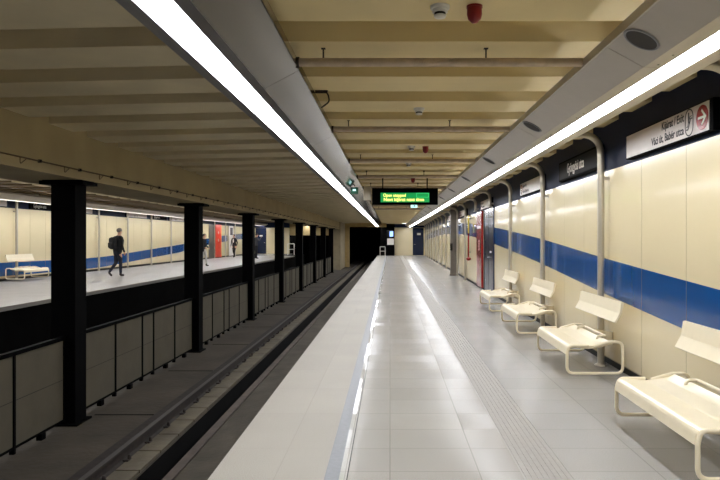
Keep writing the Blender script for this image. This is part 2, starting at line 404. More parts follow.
# ------------------------------------------------------------------ lamp canopies
ZL=EYE+1.15; ZP=EYE+1.285
def canopy(name,label,pts,lit,frames,y0s,mp,mf,lip,speakers=(),dx=0.,zoff=0,mirror=None,spk_spacing=3.05):
    """pts: plate polyline (x,z) ; lit: (x0,x1) ; frames: two (x0,x1) ranges at lamp level"""
    fx=(lambda x:x) if mirror is None else (lambda x:mirror-x)
    t=thing(name,label,'ceiling light',(0,0,zoff))
    L=3.05; y=y0s
    while y>Y0+L: y-=L
    while y<Y1-.7:
        ye=min(y+L,Y1-.6)
        MB().box((fx(lit[0]),y+.011,ZL+.003),(fx(lit[1]),ye-.011,ZL+.02)).build('diffuser',M['lamp'],t)
        th=.012
        p=MB(); prof=[(fx(x),z) for x,z in pts]+[(fx(x),z+th) for x,z in reversed(pts)]
        p.extrude_y(prof,y+.003,ye-.003); p.build('canopy_panel',mp,t)
        y=ye
    for a,b_ in frames: MB().box((fx(a),Y0,ZL-.004),(fx(b_),Y1-.6,ZL+.035)).build('side_rail',mf,t)
    MB().box((fx(min(lit)-.01),Y0,ZL+.035),(fx(max(lit)+.01),Y1-.6,ZL+.11)).build('lamp_housing',mf,t)
    xs,z=lip; MB().box((fx(xs),Y0,z),(fx(xs+.018),Y1-.6,z+.06)).build('upper_lip',mp,t)
    for i,ys in enumerate(speakers):
        (xa,za),(xb,zb)=pts[0],pts[1]
        cx,cz=xa*.60+xb*.40,za*.60+zb*.40
        d=Vector((xb-xa,0,zb-za)).normalized(); nrm=Vector((d.z,0,-d.x))
        if nrm.z>0: nrm=-nrm
        q=MB()
        ring=lambda r,h:[Vector((cx,ys,cz))+d*r*math.cos(2*PI*k/28)+Vector((0,1,0))*r*math.sin(2*PI*k/28)+nrm*h for k in range(28)]
        rs=[ring(.118,.0),ring(.118,.006),ring(.104,.008),ring(.100,.0035)]
        q.add([v for r in rs for v in r],[(a*28+k,a*28+(k+1)%28,(a+1)*28+(k+1)%28,(a+1)*28+k) for a in range(3) for k in range(28)],0,True)
        so=q.build('speaker_ring',M['frame_grey'],t)
        q=MB(); v=ring(.101,.004); q.add(v+[p-nrm*.006 for p in v],[tuple(range(28)),tuple(range(28,56))[::-1]]+[(k,(k+1)%28,(k+1)%28+28,k+28) for k in range(28)]); q.build('speaker_grille',M['grille'],so)
    return t
R=canopy('light_canopy','continuous lamp strip with pale sloped panel above the benches on the right',
   [(1.455,ZP),(1.70,ZL+.0),(1.823,ZL)],(1.826,1.982),[(1.982,2.105)],4.29,M['canopy'],M['frame_cream'],(1.44,ZP),
   speakers=[3.95+3.05*k for k in range(14)])
sp=MB(); y=2.8
while y<30:
    for d in (0,.22,1.2,1.42): sp.lathe([(.008,0),(.008,.004)],(1.77,y+d,ZL-.004),8)
    y+=3.05
so=sp.build('screw',M['steel_dark'],R); so['kind']='stuff'
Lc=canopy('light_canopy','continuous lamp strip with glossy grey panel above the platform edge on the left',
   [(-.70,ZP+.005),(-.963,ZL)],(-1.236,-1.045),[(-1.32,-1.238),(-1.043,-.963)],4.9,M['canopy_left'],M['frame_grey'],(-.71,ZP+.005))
F1=canopy('light_canopy','thin bright lamp strip along the wall across the tracks',
   [(1.455,ZP),(1.70,ZL),(1.823,ZL)],(1.826,1.982),[(1.982,2.105)],4.29,M['canopy'],M['frame_cream'],(1.44,ZP),zoff=.07,mirror=-10.0)
MB().box((-10-1.823,Y0,ZL-.014),(-10-1.79,Y1-.6,ZL+.01)).build('lamp_mask_lip',M['frame_cream'],F1)  # added lip, screens most of the far diffuser to thin its bright line
F2=canopy('light_canopy','lamp strip over the far platform edge, seen behind the tan beam',
   [(-.70,ZP),(-.963,ZL)],(-1.236,-1.045),[(-1.32,-1.238),(-1.043,-.963)],4.9,M['canopy'],M['frame_cream'],(-.71,ZP),zoff=.10,mirror=-8.9)

# ------------------------------------------------------------------ stripes
def interp(tab,y):
    if y<=tab[0][0]:
        (a,p),(b_,q)=tab[0],tab[1]; return p+(q-p)*(y-a)/(b_-a)
    for (a,p),(b_,q) in zip(tab[:-1],tab[1:]):
        if y<=b_:
            u=(y-a)/(b_-a); return p+(q-p)*u
    return tab[-1][1]
TOPR=[(5.2,1.155),(8.2,1.326),(11.57,1.57),(17,1.87),(22.4,2.11),(28.6,2.27),(35.7,2.28),(44.4,2.18),(52.4,2.03),(61,1.85)]
ZF=.18
TOPF=[(0,.95),(14,.84),(20.9,.79),(28,.75),(34.3,1.03),(39,1.22),(43.6,1.57),(49.2,1.82),(53.5,1.99),(61,2.15)]
def smooth_tab(tab):
    out=[]; y=tab[0][0]-8
    while y<63:
        v=[interp(tab,y+d) for d in (-1.5,-.75,0,.75,1.5)]
        out.append((y,sum(v)/5)); y+=.5
    return out
TOPR=smooth_tab(TOPR); TOPF=smooth_tab(TOPF)
def clad_wall(name,fx,sgn,tab,z0,ztop,zceil,ystart,pitch,skip,width=.45,foot=.10):
    """fx(y): wall face; sgn: +1 when the panels face -X. Materials: cream, blue, navy, gap"""
    mb=MB()
    y=ystart
    while y>Y0: y-=pitch
    while y<Y1:
        ya,yb=y+.003,min(y+pitch,Y1)-.003; y+=pitch
        if any(a<=(ya+yb)/2<=b_ for a,b_ in skip): continue
        n=4
        for i in range(n):
            p,q=ya+(yb-ya)*i/n,ya+(yb-ya)*(i+1)/n
            tp,tq=interp(tab,p),interp(tab,q)
            X=lambda v:fx(v)
            def quad(za,zb,zc,zd,mi):
                mb.add([(X(p),p,za),(X(q),q,zb),(X(q),q,zc),(X(p),p,zd)],[(0,1,2,3)],mi)
            quad(z0+foot,z0+foot,tq-width,tp-width,0); quad(tp-width,tq-width,tq,tp,1); quad(tp,tq,ztop,ztop,0)
        for v in (ya,yb):
            mb.add([(fx(v),v,z0+foot),(fx(v)+sgn*.014,v,z0+foot),(fx(v)+sgn*.014,v,ztop),(fx(v),v,ztop)],[(0,1,2,3)],4)
        for z in (z0+foot,ztop):
            mb.add([(fx(ya),ya,z),(fx(ya)+sgn*.014,ya,z),(fx(yb)+sgn*.014,yb,z),(fx(yb),yb,z)],[(0,1,2,3)],0)
    def plane(off,za,zb,mi):
        mb.add([(fx(Y0)+sgn*off,Y0,za),(fx(Y1)+sgn*off,Y1,za),(fx(Y1)+sgn*off,Y1,zb),(fx(Y0)+sgn*off,Y0,zb)],[(0,1,2,3)],mi)
    plane(.014,z0+foot-.02,ztop+.01,4); plane(.03,z0,z0+foot,3); plane(.012,ztop+.004,zceil,2)
    mb.add([(fx(Y0)+sgn*.014,Y0,z0+foot-.02),(fx(Y1)+sgn*.014,Y1,z0+foot-.02),(fx(Y1)+sgn*.03,Y1,z0+foot-.02),(fx(Y0)+sgn*.03,Y0,z0+foot-.02)],[(0,1,2,3)],3)
    return struct(mb.build(name,[M['cream'],M['blue'],M['navy'],M['black_gap'],M['joint']]))
PP=3.2; PY=4.75
clad_wall('wall_right',W,1,TOPR,0,2.42,3.8,PY,PP/3,[(17.4,19.3),(19.75,20.95)])
struct(MB().add([(W(Y0)+.035,Y0-1,-1),(W(Y1)+.035,Y1+1,-1),(W(Y1)+.035,Y1+1,4),(W(Y0)+.035,Y0-1,4),(W(Y0)+.3,Y0-1,-1),(W(Y1)+.3,Y1+1,-1),(W(Y1)+.3,Y1+1,3.6),(W(Y0)+.3,Y0-1,3.6)],
   [(0,1,2,3),(7,6,5,4),(0,4,5,1),(1,5,6,2),(2,6,7,3),(3,7,4,0)]).build('wall_right_core',M['soot_shade']))
# ------------------------------------------------------------------ doors, cabinet, standpipe, steel column on the right wall
def wall_thing(name,label,cat,y,off=0,group=None):
    return thing(name,label,cat,(W(y)-off,y,0),RZ,group)
d=thing('door','dark','door',(W(18.35),18.35,0),RZ); d.name='door_1'; 
for k in ('label','category'): del d[k]
d['kind']='structure'
MB().box((-.02,-.95,.06),(.03,.95,2.44)).build('door_leaf',M['navy_door'],d)
MB().box((-.028,-.96,.03),(-.0,-.92,2.45)).build('door_frame',M['navy'],d)
MB().box((-.028,.92,.03),(-.0,.96,2.45)).build('door_frame',M['navy'],d)
MB().box((-.024,-.012,.06),(.0,.012,2.44)).build('door_seam',M['black_gap'],d)
h=MB(); h.tube(fillet([(-.02,-.1,1.05),(-.07,-.1,1.05),(-.07,-.24,1.05)],.02),.011,8); h.lathe([(.025,0),(.025,.012)],(-.032,-.1,1.05),12,axis='x'); h.build('door_handle',M['steel'],d)
MB().box((-.0265,-.55,1.18),(-.02,-.25,1.23)).build('notice',M['white_ink'],d)
r=wall_thing('emergency_cabinet','tall red cabinet panel with white lettering on the right wall, beside the dark door','cabinet',20.35)
MB().bbox((-.05,-.60,.06),(.02,.60,2.44),.01).build('cabinet_body',M['red'],r)
MB().box((-.054,-.45,1.90),(-.049,.45,1.98)).build('cabinet_band',M['white'],r)
text('lettering','SOS',.20,M['white_ink'],(-.051,.02,1.20),Matrix(((0,0,-1),(0,-1,0),(1,0,0))),r,xs=1,bold=.004)
st=wall_thing('standpipe','slim yellow and red vertical pipe with red valve on the right wall','pipe',22.95,.09)
MB().tube([(0,0,1.78),(0,0,2.42)],.028,10).build('upper_pipe',M['yellow'],st)
MB().tube([(0,0,.9),(0,0,1.78)],.026,10).build('lower_pipe',M['red'],st)
v=MB(); v.lathe([(.03,-.10),(.085,-.07),(.085,-.01),(.03,.02)],(0,0,.9),14); v.build('valve',M['red'],st)
for z in (1.1,1.7,2.3): MB().box((0,-.02,z-.015),(.09,.02,z+.015)).build('clamp',M['steel_dark'],st)
c=thing('steel_column','wide grey steel column standing against the right wall halfway down the platform','column',(2.74,27.6,0),RZ)
q=MB(); q.bbox((-.14,-.14,0),(.14,.14,ZC+.02),.012); q.build('cladding',M['steel_dark'],c)
MB().bbox((-.165,-.165,0),(.165,.165,.08),.01).build('plinth',M['steel_dark'],c)
b=MB(); b.bbox((-.05,-.22,1.08),(.05,-.1401,1.38),.01); o=tag(b.build('intercom_box',M['blackg']),'small black box fixed to the wide grey steel column','intercom'); o.location=(2.63,27.6,0)

# ------------------------------------------------------------------ arched poles
def make_pole(zb=0):
    t=thing('arched_pole','x','pole')
    p=fillet([(0,0,zb),(0,0,EYE+1.30),(-.70,0,EYE+1.30)],.26,10)
    p=[p[0]]+[Vector((0,0,z)) for z in (.8,1.6,2.3) if z>zb]+p[1:]
    MB().tube(p,.042,14).build('tube',M['steel'],t)
    MB().lathe([(.075,0),(.075,.012),(.05,.02),(.05,.03)],(0,0,zb),16).build('base_flange',M['steel'],t)
    MB().bbox((-.74,-.04,EYE+1.262),(-.62,.04,EYE+1.338),.01).build('clamp',M['steel'],t)
    MB().box((.035,-.03,max(2.30,zb+.06)),(.10,.03,max(2.30,zb+.06)+.04)).build('wall_bracket',M['steel'],t)
    return t
pp=make_pole(); pp2=make_pole(2.46)
for k in range(18):
    y=PY+PP*k
    o=pp if k==0 else copy_tree(pp2 if k in (4,5) else pp)
    o.location=(W(y)-.10,y,0); o.rotation_euler=(0,0,RZ)
    tag(o,['arched steel pole at the nearest bench, cut off by the right frame edge','arched steel pole between the nearest exit sign and the dark name sign','arched steel pole behind the third bench from the camera','arched steel pole behind the farthest bench on the right'][k] if k<4 else ('short arched steel bracket above the dark door' if k==4 else 'short arched steel bracket above the red cabinet' if k==5 else NTH[k]+' arched steel pole along the right wall, counted from the camera'),'pole','arched poles along the right wall')
for ch in list(pp2.children): bpy.data.objects.remove(ch)
bpy.data.objects.remove(pp2)
for k in range(1,13):
    y=21.65+3.06*(k-1)
    o=copy_tree(pp); o.location=(-12.63,y,ZF); o.rotation_euler=(0,0,PI)
    lab='arched steel pole behind the cream bench across the tracks' if k==1 else 'arched steel pole across the tracks, %s beyond the one with the bench'%NTH[k-2]
    tag(o,lab,'pole','arched poles across the tracks')

# ------------------------------------------------------------------ benches
def offset_poly(pts,t):
    P=[Vector((x,z)) for x,z in pts]; out=[]
    for i,p in enumerate(P):
        a=P[max(i-1,0)]; b_=P[min(i+1,len(P)-1)]
        d=(b_-a).normalized(); out.append(p+Vector((d.y,-d.x))*t)
    return [(q.x,q.y) for q in out]
def make_bench():
    t=thing('bench','x','bench')
    prof=fillet([(-.205,.428,0),(-.30,.395,0),(-.45,.376,0),(-.685,.392,0),(-.705,.29,0)],.06,6)
    prof=[(p.x,p.y) for p in prof]
    inn=offset_poly(prof,-.028)
    s=MB(); s.extrude_y(prof+inn[::-1],-.72,.72,smooth=False); s.build('seat',M['bench'],t)
    for sy in (-1,1):
        y=sy*.735
        p=fillet([(-.45,y,.385),(-.67,y,.385),(-.69,y,.30),(-.69,y,.08),(-.075,y,.08),(-.075,y,.428),(-.22,y,.428),(-.40,y,.376)],.075,7)
        MB().tube(p,.0165,10).build('side_loop',M['bench'],t)
    pb=[(-.085,.872),(-.075,.862),(-.105,.74),(-.160,.650),(-.172,.642),(-.180,.650),(-.128,.748),(-.100,.872)]
    b=MB(); b.extrude_y(pb,-.78,.78); bo=b.build('backrest',M['bench'],t)
    for sy in (-1,1): MB().tube([(-.10,sy*.775,.868),(-.118,sy*.775,.745),(-.172,sy*.775,.648)],.012,8).build('edge_tube',M['bench'],bo)
    MB().bbox((-.11,-.09,.70),(-.03,.09,.80),.012).build('back_bracket',M['bench'],t)
    for sy in (-.09,.09):
        MB().tube([(0.0,sy,.322),(-.48,sy,.322)],.02,10).build('seat_arm',M['bench'],t)
    MB().lathe([(.056,.28),(.056,.44)],(0,0,0),18).build('clamp_collar',M['bench'],t)
    MB().tube(fillet([(-.26,-.40,.39),(-.25,-.40,.445),(-.16,-.40,.445),(-.16,.40,.445),(-.25,.40,.445),(-.26,.40,.39)],.03),.015,8).build('rear_bar',M['bench'],t)
    MB().tube([(-.16,0,.445),(0,0,.42)],.022,10).build('rear_bar_stem',M['bench'],t)
    return t
bp=make_bench()
BL=['cream metal bench nearest the camera, cut off by the right frame edge','second cream metal bench from the camera, under the dark station name sign','third cream metal bench from the camera on the near platform','farthest of the four cream metal benches on the near platform']
for k in range(4):
    y=PY+PP*k
    o=bp if k==0 else copy_tree(bp)
    o.location=(W(y)-.10+(.025,.045,.05,.06)[k],y-(.06,.12,.28,.36)[k],0); o.rotation_euler=(0,0,RZ)
    tag(o,BL[k],'bench','cream benches by the right wall')
o=copy_tree(bp); o.location=(-12.63,21.65,ZF); o.rotation_euler=(0,0,PI); tag(o,'cream metal bench on the platform across the tracks, far left','bench')

# ------------------------------------------------------------------ signs on the right wall
def arrow_disc(t,x,y,z,r,basis,direction=1):
    d=MB(); ring=[(r*math.cos(2*PI*k/32),r*math.sin(2*PI*k/32)) for k in range(32)]
    vs=[basis@Vector((a,b_,0))+Vector((x,y,z)) for a,b_ in ring]+[basis@Vector((a,b_,.004))+Vector((x,y,z)) for a,b_ in ring]
    d.add(vs,[tuple(range(32))[::-1],tuple(range(32,64))]+[(k,(k+1)%32,(k+1)%32+32,k+32) for k in range(32)])
    do=d.build('arrow_disc',M['red'],t)
    a=MB(); s=direction; w_=r*.2
    n=basis@Vector((0,0,.0045))
    off=Vector((x,y,z))+n
    seg_strip(a,[(-.62*r*s,0),(.58*r*s,0)],w_,basis,off)
    seg_strip(a,[(.02*r*s,.56*r),(.62*r*s,0),(.02*r*s,-.56*r)],w_,basis,off+n*.1)
    a.build('arrow',M['white_ink'],do)
def exit_sign(ya,yb,label,arrow_near=True,full=True,name='exit_sign'):
    """ya<yb; the near end is ya"""
    ym=(ya+yb)/2; L=yb-ya
    t=thing(name,label,'sign',(W(ym)-.0,ym,0),RZ,None)
    z0,z1=2.472,2.715
    MB().bbox((-.055,-L/2-.06,z0-.012),(.01,L/2+.03,z1+.012),.006).build('housing',M['black'],t)
    MB().box((-.060,-L/2,z0),(-.054,L/2,z1)).build('sign_face',M['sign_white'],t)
    X=-.0605; zc=(z0+z1)/2
    r=.104
    if arrow_near:
        yd=-L/2+.11
        arrow_disc(t,X,yd,zc,r,RIGHTW,1)
        # escalator pictogram in an oval ring
        yi=yd+.245; ic=MB(); n=14
        oval=[(.075*math.cos(a),.04+.075*math.sin(a)) for a in [PI*k/n for k in range(n+1)]]+[(.075*math.cos(a),-.04+.075*math.sin(a)) for a in [PI+PI*k/n for k in range(n+1)]]
        seg_strip(ic,oval,.010,RIGHTW,(X,yi,zc),closed=True)
        seg_strip(ic,[(-.05,-.06),(-.02,-.06),(.03,.03),(.055,.03)],.012,RIGHTW,(X,yi,zc))
        seg_strip(ic,[(-.05,-.035),(-.028,-.035),(.018,.05),(.05,.05)],.007,RIGHTW,(X,yi,zc))
        seg_strip(ic,[(-.008,.0),(-.008,.055)],.022,RIGHTW,(X,yi,zc)); seg_strip(ic,[(-.008,.068),(-.008,.082)],.02,RIGHTW,(X,yi,zc))
        ic.build('escalator_pictogram',M['ink'],t)
        yt=yi+.105
        text('lettering','Kijárat / Exit',.106,M['ink'],(X,yt,zc+.03),RIGHTW,t,'RIGHT',xs=.90,bold=.0022)
        text('lettering','Váci út, Babér utca',.106,M['ink'],(X,yt,zc-.085),RIGHTW,t,'RIGHT',xs=.90,bold=.0022)
    else:
        yd=L/2-.135
        if full:
            arrow_disc(t,X,yd,zc,r,RIGHTW,-1)
            text('lettering','Kijárat / Exit',.085,M['ink'],(X,yd-.14,zc+.025),RIGHTW,t,'LEFT',xs=.9)
            text('lettering','Váci út, Babér utca',.085,M['ink'],(X,yd-.14,zc-.08),RIGHTW,t,'LEFT',xs=.9)
    return t
exit_sign(5.27,7.17,'pale exit sign with red arrow disc on the navy band, nearest the camera',True)
exit_sign(11.45,13.4,'pale exit sign just left of the third arched pole',False)
exit_sign(17.7,19.8,'pale exit sign on the navy band above the dark door',False)
exit_sign(24.2,26.6,'pale exit sign just this side of the wide grey steel column',False)
exit_sign(30.8,33,'pale exit sign just beyond the wide grey steel column',False)
ym=9.17; t=thing('station_name_sign','black station name sign with white letters, left of the second arched pole','sign',(W(ym),ym,0),RZ)
MB().bbox((-.06,-1.02,2.47),(.01,1.02,2.775),.012).build('housing',M['black'],t)
MB().box((-.064,-.97,2.50),(-.059,.97,2.745)).build('sign_face',M['sign_black'],t)
text('lettering','Gyöngyösi utca',.20,M['white_ink'],(-.0655,.50,2.565),RIGHTW,t,'LEFT',xs=.70,bold=.003)

# ------------------------------------------------------------------ ceiling fittings
def detector(x,y,label):
    t=thing('smoke_detector',label,'smoke detector',(x,y,ZC),0,'smoke detectors on the ceiling'); t.scale=(.85,.85,.78)
    MB().lathe([(.07,0),(.07,-.022),(.058,-.026)],seg=24).build('base',M['detector'],t)
    MB().lathe([(.052,-.026),(.056,-.05),(.040,-.052),(.040,-.072),(.046,-.074),(.040,-.09),(.0,-.095)],seg=24).build('sensing_head',M['detector'],t)
    MB().lathe([(.041,-.053),(.042,-.071)],seg=24).build('sensor_slot',M['ink'],t)
def alarm(x,y,label):
    t=thing('ceiling_alarm',label,'alarm',(x,y,ZC),0,'red alarm beacons on the ceiling'); t.scale=(.9,.9,.85)
    MB().lathe([(.055,0),(.055,-.014)],seg=20).build('base',M['dark_red'],t)
    MB().lathe([(.050,-.014),(.052,-.06),(.044,-.095),(.02,-.12),(.0,-.124)],seg=20).build('beacon_dome',M['dark_red'],t)
dets=[(440,3.93),(419,7.0),(411.5,9.85),(408.5,12.0)]
dl=['white smoke detector nearest the camera, beside the red alarm beacon','second white smoke detector from the camera, past the first pipe','third white smoke detector from the camera, beside the smaller red beacon','farthest white smoke detector before the hanging green display']
for (px,y),l in zip(dets,dl): detector((px-390)*y/640,y,l)
for (px,y),l in zip([(474.5,3.93),(425.5,9.9),(413,15.1)],['red alarm beacon on the ceiling nearest the camera','second red alarm beacon from the camera, beside a detector','small red alarm beacon on the ceiling just before the green display']): alarm((px-390)*y/640,y,l)
for k in range(9):
    y=[4.8,7.72,10.85,13.6][k] if k<4 else 13.6+2.95*(k-3)
    t=thing('ceiling_pipe',NTH[k]+' dusty grey pipe hung across the ribbed ceiling, counted from the camera','pipe',(0,y,EYE+1.325),0,'pipes hung across the ceiling')
    MB().tube([(-.80,0,0),(1.44,0,0)],.033,12).build('pipe_run',M['pipe'],t)
    q=MB(); q.lathe([(.04,-.02),(.04,.02)],(-.70,0,0),14,axis='x'); q.build('pipe_flange',M['rust'],t)
    for x in (-.50,.72):
        q=MB(); q.tube([(x,0,.026),(x,0,.12)],.006,6); q.lathe([(.031,-.012),(.031,.012)],(x,0,0),14,axis='x'); q.box((x-.016,-.016,.10),(x+.016,.016,.125)); q.build('hanger',M['rust'],t)
wq=MB(); y=6.15
wq.tube(fillet([(-.70,y,ZC-.01),(-.60,y,ZC-.02),(-.58,y,ZC-.11),(-.66,y,ZC-.17)],.05,6),.007,6); wq.tube([(-.72,y,ZC-.015),(-.60,y,ZC-.015)],.015,8)
tag(wq.build('loose_cable',M['rust']),'short loose cable dangling from the ceiling beside the left lamp panel','cable')

# ------------------------------------------------------------------ hanging display
DY=15.0
t=thing('departure_display','black hanging display with yellow text on a lit green screen','display',(0,DY,0))
xa,xb=(372-390)*DY/640,(438-390)*DY/640; za,zb=EYE+(239-204.7)*DY/640,EYE+(239-188)*DY/640
MB().bbox((xa,0,za),(xb,.14,zb),.01).build('housing',M['black'],t)
sx0,sx1=(380.6-390)*DY/640,(429.3-390)*DY/640; sz0,sz1=EYE+(239-202.2)*DY/640,EYE+(239-192.8)*DY/640
MB().box((sx0,-.004,sz0),(sx1,.0,sz1)).build('screen',M['led_on'],t)
text('screen_text','Open stopped',.105,M['led_text'],(sx0+.06,-.006,(sz0+sz1)/2+.018),FRONT,t,'LEFT',xs=.87,bold=.001)
text('screen_text','Next kijárat next time',.105,M['led_text'],(sx0+.07,-.006,sz0+.028),FRONT,t,'LEFT',xs=1.0,bold=.002)
f=MB(); xx,zz=sx1-.30,(sz0+sz1)/2+.006
seg_strip(f,[(xx,zz),(sx1-.02,zz),(sx1-.02,sz1-.012),(xx,sz1-.012)],.008,FRONT,(0,-.006,0),closed=True); f.build('screen_line',M['led_box'],t)
for x in (xa+.25,xb-.25): MB().tube([(x,.07,zb-.01),(x,.07,ZC+.0)],.014,8).build('hanger_rod',M['rust'],t)
MB().bbox((xa-.20,.02,zb-.28),(xa-.02,.12,zb+.04),.01).build('junction_box',M['frame_cream'],t)
y=25; t=thing('exit_light','small lit white and green exit sign hung behind the display','sign',((414-390)*y/640,y,0))
zc=EYE+(239-206)*y/640
MB().bbox((-.135,0,zc-.07),(.135,.05,zc+.07),.008).build('housing',M['white'],t)
MB().box((-.125,-.004,zc-.06),(.125,0,zc+.06)).build('lit_face',M['exit_lit'],t)
e=MB(); seg_strip(e,[(.0,.0),(.04,.0)],.05,FRONT,(0,-.005,zc)); seg_strip(e,[(-.06,0),(-.02,0)],.016,FRONT,(0,-.005,zc)); e.build('running_figure',M['green'],t)
MB().tube([(0,.025,zc+.06),(0,.025,ZC+.1)],.01,6).build('hanger_rod',M['rust'],t)
y=14.6; t=thing('green_sign','small dark green hanging sign beside the left lamp strip','sign',((354.5-390)*y/640,y,0))
zc=EYE+(239-190.5)*y/640
MB().bbox((-.085,0,zc-.075),(.085,.03,zc+.075),.006).build('sign_plate',M['green'],t)
MB().box((-.04,-.004,zc-.01),(.03,0,zc+.03)).build('sign_symbol',M['exit_lit'],t)
MB().tube([(0,.015,zc+.07),(0,.015,ZC+.1)],.008,6).build('hanger_rod',M['rust'],t)
y=57; t=thing('ceiling_lamp','small white lamp on the ceiling in front of the end wall','ceiling light',((404-390)*y/640,y,0))
MB().bbox((-.22,-.15,EYE+1.39),(.22,.15,EYE+1.44),.01).build('housing',M['white'],t)
MB().box((-.19,-.12,EYE+1.383),(.19,.12,EYE+1.39)).build('diffuser',emit('dim lamp',(250,248,240),4),t)

# ------------------------------------------------------------------ end of the near platform
YE=61.0
px=lambda p,y:(p-390)*y/640
pz=lambda p,y:EYE+(239-p)*y/640
struct(MB().box((px(394.5,YE),YE,0),(W(YE)+.1,YE+.3,3.4)).build('wall_end',M['cream']))
struct(MB().box((px(386.5,YE),YE-.06,pz(227.6,YE)),(W(YE)+.02,YE,3.25)).build('trim_9',M['navy']))
d=bpy.data.objects.new('door_2',None); col.objects.link(d); d.location=(px(418.3,YE),YE,0); d['kind']='structure'
MB().box((-.50,-.04,.02),(.50,.01,pz(228,YE))).build('door_leaf',M['navy_door'],d)
MB().box((-.12,-.046,pz(235,YE)),(.22,-.04,pz(233,YE))).build('door_plate',M['white_ink'],d)
MB().tube([(-.40,-.08,1.05),(-.28,-.08,1.05)],.014,8).build('door_handle',M['steel'],d)
MB().box((-.53,-.05,.02),(-.50,.01,pz(228,YE))).build('door_frame',M['black'],d)
t=thing('monitor_cabinet','black cabinet with a bluish lit monitor at the end of the near platform','cabinet',(px(390.3,60),60.3,0))
MB().bbox((-.38,-.2,0),(.38,.2,pz(229,60)),.015).build('cabinet_body',M['black'],t)
MB().bbox((-.34,-.24,pz(237.3,60)),(.33,-.19,pz(230.3,60)),.01).build('screen_bezel',M['blackg'],t)
MB().box((-.06,-.246,pz(236.5,60)),(.27,-.24,pz(231.2,60))).build('monitor_screen',M['screen'],t)
MB().bbox((-.29,-.24,pz(244.8,60)),(.34,-.19,pz(238.5,60)),.01).build('lower_panel',M['white'],t)
t=thing('guard_rail','white tubular guard rail at the end of the near platform','railing',(px(382.5,58.5),58.5,0))
q=MB(); q.tube(fillet([(-.22,0,.0),(-.22,0,.86),(.24,0,.86),(.24,0,.0)],.06),.028,10); q.build('hoop',M['white'],t)
MB().tube([(-.22,0,.46),(.24,0,.46)],.022,8).build('cross_bar',M['white'],t)
# tunnel
struct(MB().box((-4.1,58.3,BED),(-3.72,58.9,2.75)).build('trim_10',M['pillar']))
struct(MB().box((-4.2,58.3,EYE+1.1),(px(386.5,YE),59.0,3.3)).build('trim_11',M['pillar']))
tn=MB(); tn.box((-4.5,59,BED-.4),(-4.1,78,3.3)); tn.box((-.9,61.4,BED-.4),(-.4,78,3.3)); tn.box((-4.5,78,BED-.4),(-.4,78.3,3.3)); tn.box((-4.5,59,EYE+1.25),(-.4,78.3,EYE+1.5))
struct(tn.build('wall_tunnel',M['soot_shade']))
struct(MB().box((-.9,60.6,BED-.4),(px(394.5,YE),61.6,3.3)).build('wall_tunnel_side',M['soot_shade']))

# ------------------------------------------------------------------ far platform
XF=-7.9; XW=-12.75; YFE=53.0
struct(MB().box((XW-.2,Y0,ZF-.09),(XF,YFE,ZF)).build('floor_far',tile_floor('far terrazzo tiles',(164,160,156),.6,.48,.3,spec=.12)))
struct(MB().box((XW-.2,YFE,ZF-.09),(-9.3,Y1,ZF)).build('floor_far_end',M['tile_side']))
struct(MB().box((XW-.2,Y0,BED-.4),(XF-.25,Y1,ZF-.09)).build('wall_far_platform',M['soot_shade']))
struct(MB().box((-8.2,Y0,BED),(-4.75,Y1,BED+.006)).build('floor_far_track',M['soot_shade']))
clad_wall('wall_left',lambda y:XW,-1,TOPF,ZF,2.61,3.8,21.65,3.06/3,[(45.0,46.4),(46.5,47.9),(50.7,52.0)])
struct(MB().box((XW-.3,Y0-1,-1),(XW-.035,Y1+1,3.6)).build('wall_left_core',M['soot_shade']))
def far_thing(name,label,cat,y0,y1):
    return thing(name,label,cat,(XW,(y0+y1)/2,ZF)),(y1-y0)/2
d,hw=far_thing('door_3','','',45.0,46.5)
for k in ('label','category'): del d[k]
d['kind']='structure'
MB().box((-.02,-hw,.02),(.03,hw,2.43)).build('door_leaf',M['steel_dark'],d)
MB().tube([(.06,.5,.95),(.06,.5,1.15)],.015,8).build('door_handle',M['steel'],d)
t,hw=far_thing('emergency_cabinet','red and orange cabinet panel on the wall across the tracks','cabinet',46.6,48.0)
MB().bbox((-.02,-hw,.05),(.07,hw,2.45),.01).build('cabinet_body',M['red_orange'],t)
for z in (1.3,1.85): MB().lathe([(.10,0),(.10,.012)],(.07,0,z),20,axis='x').build('round_sign',M['white'],t)
MB().box((-.01,hw,.05),(.03,hw+.35,2.45)).build('orange_panel',M['orange'],t)
t,hw=far_thing('notice_board','pale notice board with a dark poster on the wall across the tracks','notice board',50.7,52.0)
MB().bbox((-.02,-hw,.06),(.03,hw,2.43),.01).build('board',M['white'],t)
MB().box((.03,-.42,1.70),(.036,.42,2.30)).build('poster',mat('dark poster',(52,40,50),.5,noise=.4),t)
for ya,yb,l in ((19.0,21.2,'pale sign above the cream bench across the tracks, far left'),(25.3,27.3,'pale sign across the tracks just right of the nearest black column'),(30.9,33.4,'pale sign on the navy band across the tracks, right of the walking person'),(36.9,39.4,'pale sign across the tracks, left of the second black column')):
    t=thing('exit_sign',l,'sign',(XW,(ya+yb)/2,0)); hw=(yb-ya)/2
    MB().bbox((-.02,-hw-.04,2.63),(.045,hw+.04,2.885),.006).build('housing',M['blackg'],t)
    MB().box((.044,-hw,2.645),(.05,hw,2.87)).build('sign_face',M['sign_white'],t)
    text('lettering','Kijárat / Exit',.10,M['ink'],(.051,-.4,2.70),FARW,t,'LEFT',xs=.9)
